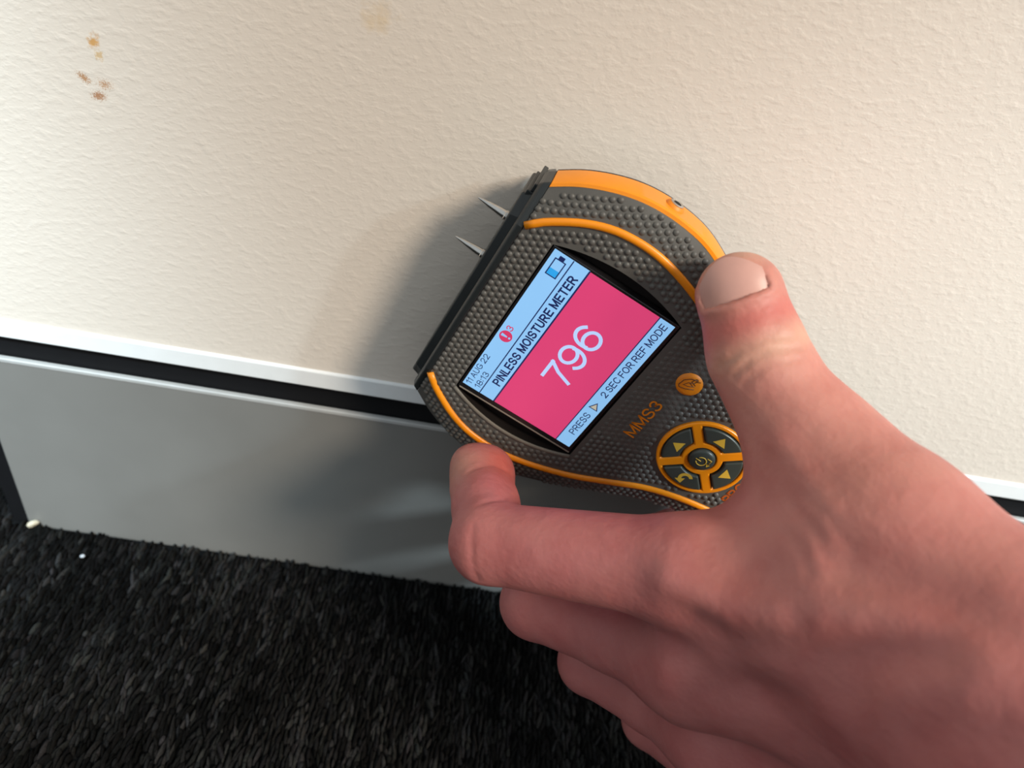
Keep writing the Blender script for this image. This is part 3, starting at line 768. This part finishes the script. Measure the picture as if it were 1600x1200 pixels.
def build_hand():
    allp = np.array([q[0] for c in (TH, TMET, IX, MI, RI, PI_) for q in c]+[WR[0], WR2[0]])
    a0 = (WR[0]+WR2[0])/2; ax = FA[0]-a0; ax /= np.linalg.norm(ax)
    arm = np.array([a0+ax*l for l in (0, 48)])
    lo, hi_ = np.minimum(allp.min(0)-16, arm.min(0)-34), np.maximum(allp.max(0)+16, arm.max(0)+34)
    V, F = surface_nets(hand_sdf, lo, hi_, 0.85)
    for _ in range(2):
        d = hand_sdf(V); e = .2
        g = np.stack([hand_sdf(V+np.eye(3)[i]*e)-d for i in range(3)], 1)/e
        V = V-np.clip(d, -.4, .4)[:, None]*g/np.clip((g*g).sum(1), .3, None)[:, None]*.8
    # tone: pink skin, redder at the nail fold and the pressed fingertip, paler over the thumb joint
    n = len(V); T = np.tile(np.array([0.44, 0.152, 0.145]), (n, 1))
    def mixc(wt, col):
        nonlocal T
        T = T*(1-wt[:, None])+np.array(col)*wt[:, None]
    x, y, z = thumb_local(V)
    mixc(sstep(y, -85, -12)*sstep(x, -30, -4)*.9, (0.57, 0.255, 0.200))  # lit thumb against the unlit back of the hand, mixed into the colour
    band = lambda c, s_, wd: np.exp(-((y-c+x*s_)/wd)**2)*(np.abs(x) < 14)*(z > -4)
    mixc(band(-6.2, -.05, 3.0)*.75*(y < 0), (0.55, 0.15, 0.125))
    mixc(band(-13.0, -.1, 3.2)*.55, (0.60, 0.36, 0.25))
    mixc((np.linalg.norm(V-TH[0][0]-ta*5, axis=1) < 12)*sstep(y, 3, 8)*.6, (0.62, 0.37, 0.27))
    mixc(np.exp(-(np.linalg.norm(V-spot(790, 715, 195), axis=1)/7)**2)*.75, (0.56, 0.13, 0.085))
    mixc(np.exp(-(np.linalg.norm(V-spot(720, 735, 197), axis=1)/7)**2)*.6, (0.46, 0.27, 0.19))
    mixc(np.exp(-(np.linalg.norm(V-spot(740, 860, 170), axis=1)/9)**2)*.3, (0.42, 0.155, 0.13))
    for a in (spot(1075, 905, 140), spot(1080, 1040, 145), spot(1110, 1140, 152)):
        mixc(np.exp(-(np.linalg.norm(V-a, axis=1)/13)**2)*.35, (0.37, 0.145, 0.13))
    me = bpy.data.meshes.new('person_hand')
    me.vertices.add(n); me.vertices.foreach_set('co', (V*S).astype(np.float32).ravel())
    me.loops.add(F.size); me.loops.foreach_set('vertex_index', F.astype(np.int32).ravel())
    me.polygons.add(len(F)); me.polygons.foreach_set('loop_start', (np.arange(len(F))*4).astype(np.int32))
    me.update(calc_edges=True); me.validate(); me.polygons.foreach_set('use_smooth', [True]*len(me.polygons))
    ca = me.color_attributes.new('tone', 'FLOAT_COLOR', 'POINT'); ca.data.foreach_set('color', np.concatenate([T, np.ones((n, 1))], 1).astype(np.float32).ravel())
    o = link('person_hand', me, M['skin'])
    tag(o, 'bare right hand gripping the moisture meter, thumb on its side, index finger bent', 'hand')
    print('hand verts', n, 'box', lo, hi_)
    return o
hand = build_hand()
def build_nail():
    nx, ny = 29, 29; top = []; faces = []
    for j in range(ny):
        for i in range(nx):
            x = -NW+2*NW*i/(nx-1)
            base = NB-0.9-0.5*(1-(x/NW)**2)+.03*x; tip = NT-.085*x*x
            y = base+(max(tip, base+2)-base)*j/(ny-1)
            xx = x*float(np.clip(1-.02*max(y, 0)**1.2*.5, .5, 1))
            z = float(nail_h(np.array([xx]), np.array([y]))[0])
            top.append(NC+tside*xx+ta*y+tn*z)
    k = len(top); vs = top+[p-tn*.45 for p in top]
    for j in range(ny-1):
        for i in range(nx-1):
            a = j*nx+i; faces.append((a, a+1, a+nx+1, a+nx)); faces.append((k+a, k+a+nx, k+a+nx+1, k+a+1))
    bd = [i for i in range(nx)]+[j*nx+nx-1 for j in range(1, ny)]+[(ny-1)*nx+i for i in range(nx-2, -1, -1)]+[j*nx for j in range(ny-2, 0, -1)]
    for a, b in zip(bd, bd[1:]+bd[:1]): faces.append((a, k+a, k+b, b))
    bm = bmesh.new(); bv = [bm.verts.new(q) for q in vs]
    for q in faces: bm.faces.new([bv[i] for i in q])
    o = from_bm('thumbnail', bm, M['nail'], hand, True, 50); tag(o, 'short pale pink thumbnail')
build_nail()

def build_sleeve():
    a0 = (WR[0]+WR2[0])/2; ax = FA[0]-a0; ax /= np.linalg.norm(ax)
    e1 = np.cross(ax, [0, 0, 1.0]); e1 /= np.linalg.norm(e1); e2 = np.cross(ax, e1)
    rows = []; n = 40
    prof = [(20, 36), (20, 40), (24, 41.5), (30, 41), (34, 40), (60, 41), (100, 43), (150, 46), (200, 49), (202, 30), (202, 1)]
    vs, fs = [], []
    for i, (l, r) in enumerate(prof):
        for k in range(n):
            t = 2*pi*k/n; w = r+(.9*sin(3*t+l*.09)+.7*sin(5*t-l*.13) if 4 < i < 9 else 0)
            vs.append(a0+ax*l+e1*cos(t)*w+e2*sin(t)*w)
    for i in range(len(prof)-1):
        for k in range(n): fs.append((i*n+k, i*n+(k+1) % n, (i+1)*n+(k+1) % n, (i+1)*n+k))
    fs.append(tuple((len(prof)-1)*n+k for k in range(n)))
    bm = bmesh.new(); bv = [bm.verts.new(q) for q in vs]
    for q in fs: bm.faces.new([bv[i] for i in q])
    o = from_bm('sleeve', bm, M['fabric'], hand, True, 50); tag(o, 'dark sleeve')
build_sleeve()

# ------------------------------------------------------------------ crumbs on the carpet
def chip(name, loc, size, mat, label, rz, seed):
    rg = random.Random(seed); bm = bmesh.new(); bmesh.ops.create_icosphere(bm, subdivisions=2, radius=1)
    for v in bm.verts:
        k = .8+.35*rg.random(); v.co = Vector((v.co.x*size[0]*k, v.co.y*size[1]*k, v.co.z*size[2]*k))
    o = from_bm(name, bm, mat, None); o.location = tuple(c*S for c in loc); o.rotation_euler = (.3, -.2, rz)
    return tag(o, label, 'debris')
chip('plaster_crumb', (-184.5, -2.2, 3.2), (2.3, 1.1, 1.5), M['flake'], 'cream plaster crumb at the end corner of the skirting board', .6, 1)
chip('paint_flake', (-159.5, -13.5, 3.2), (0.9, 0.7, 0.5), M['flake2'], 'tiny white paint flake lying on the dark carpet', .3, 2)
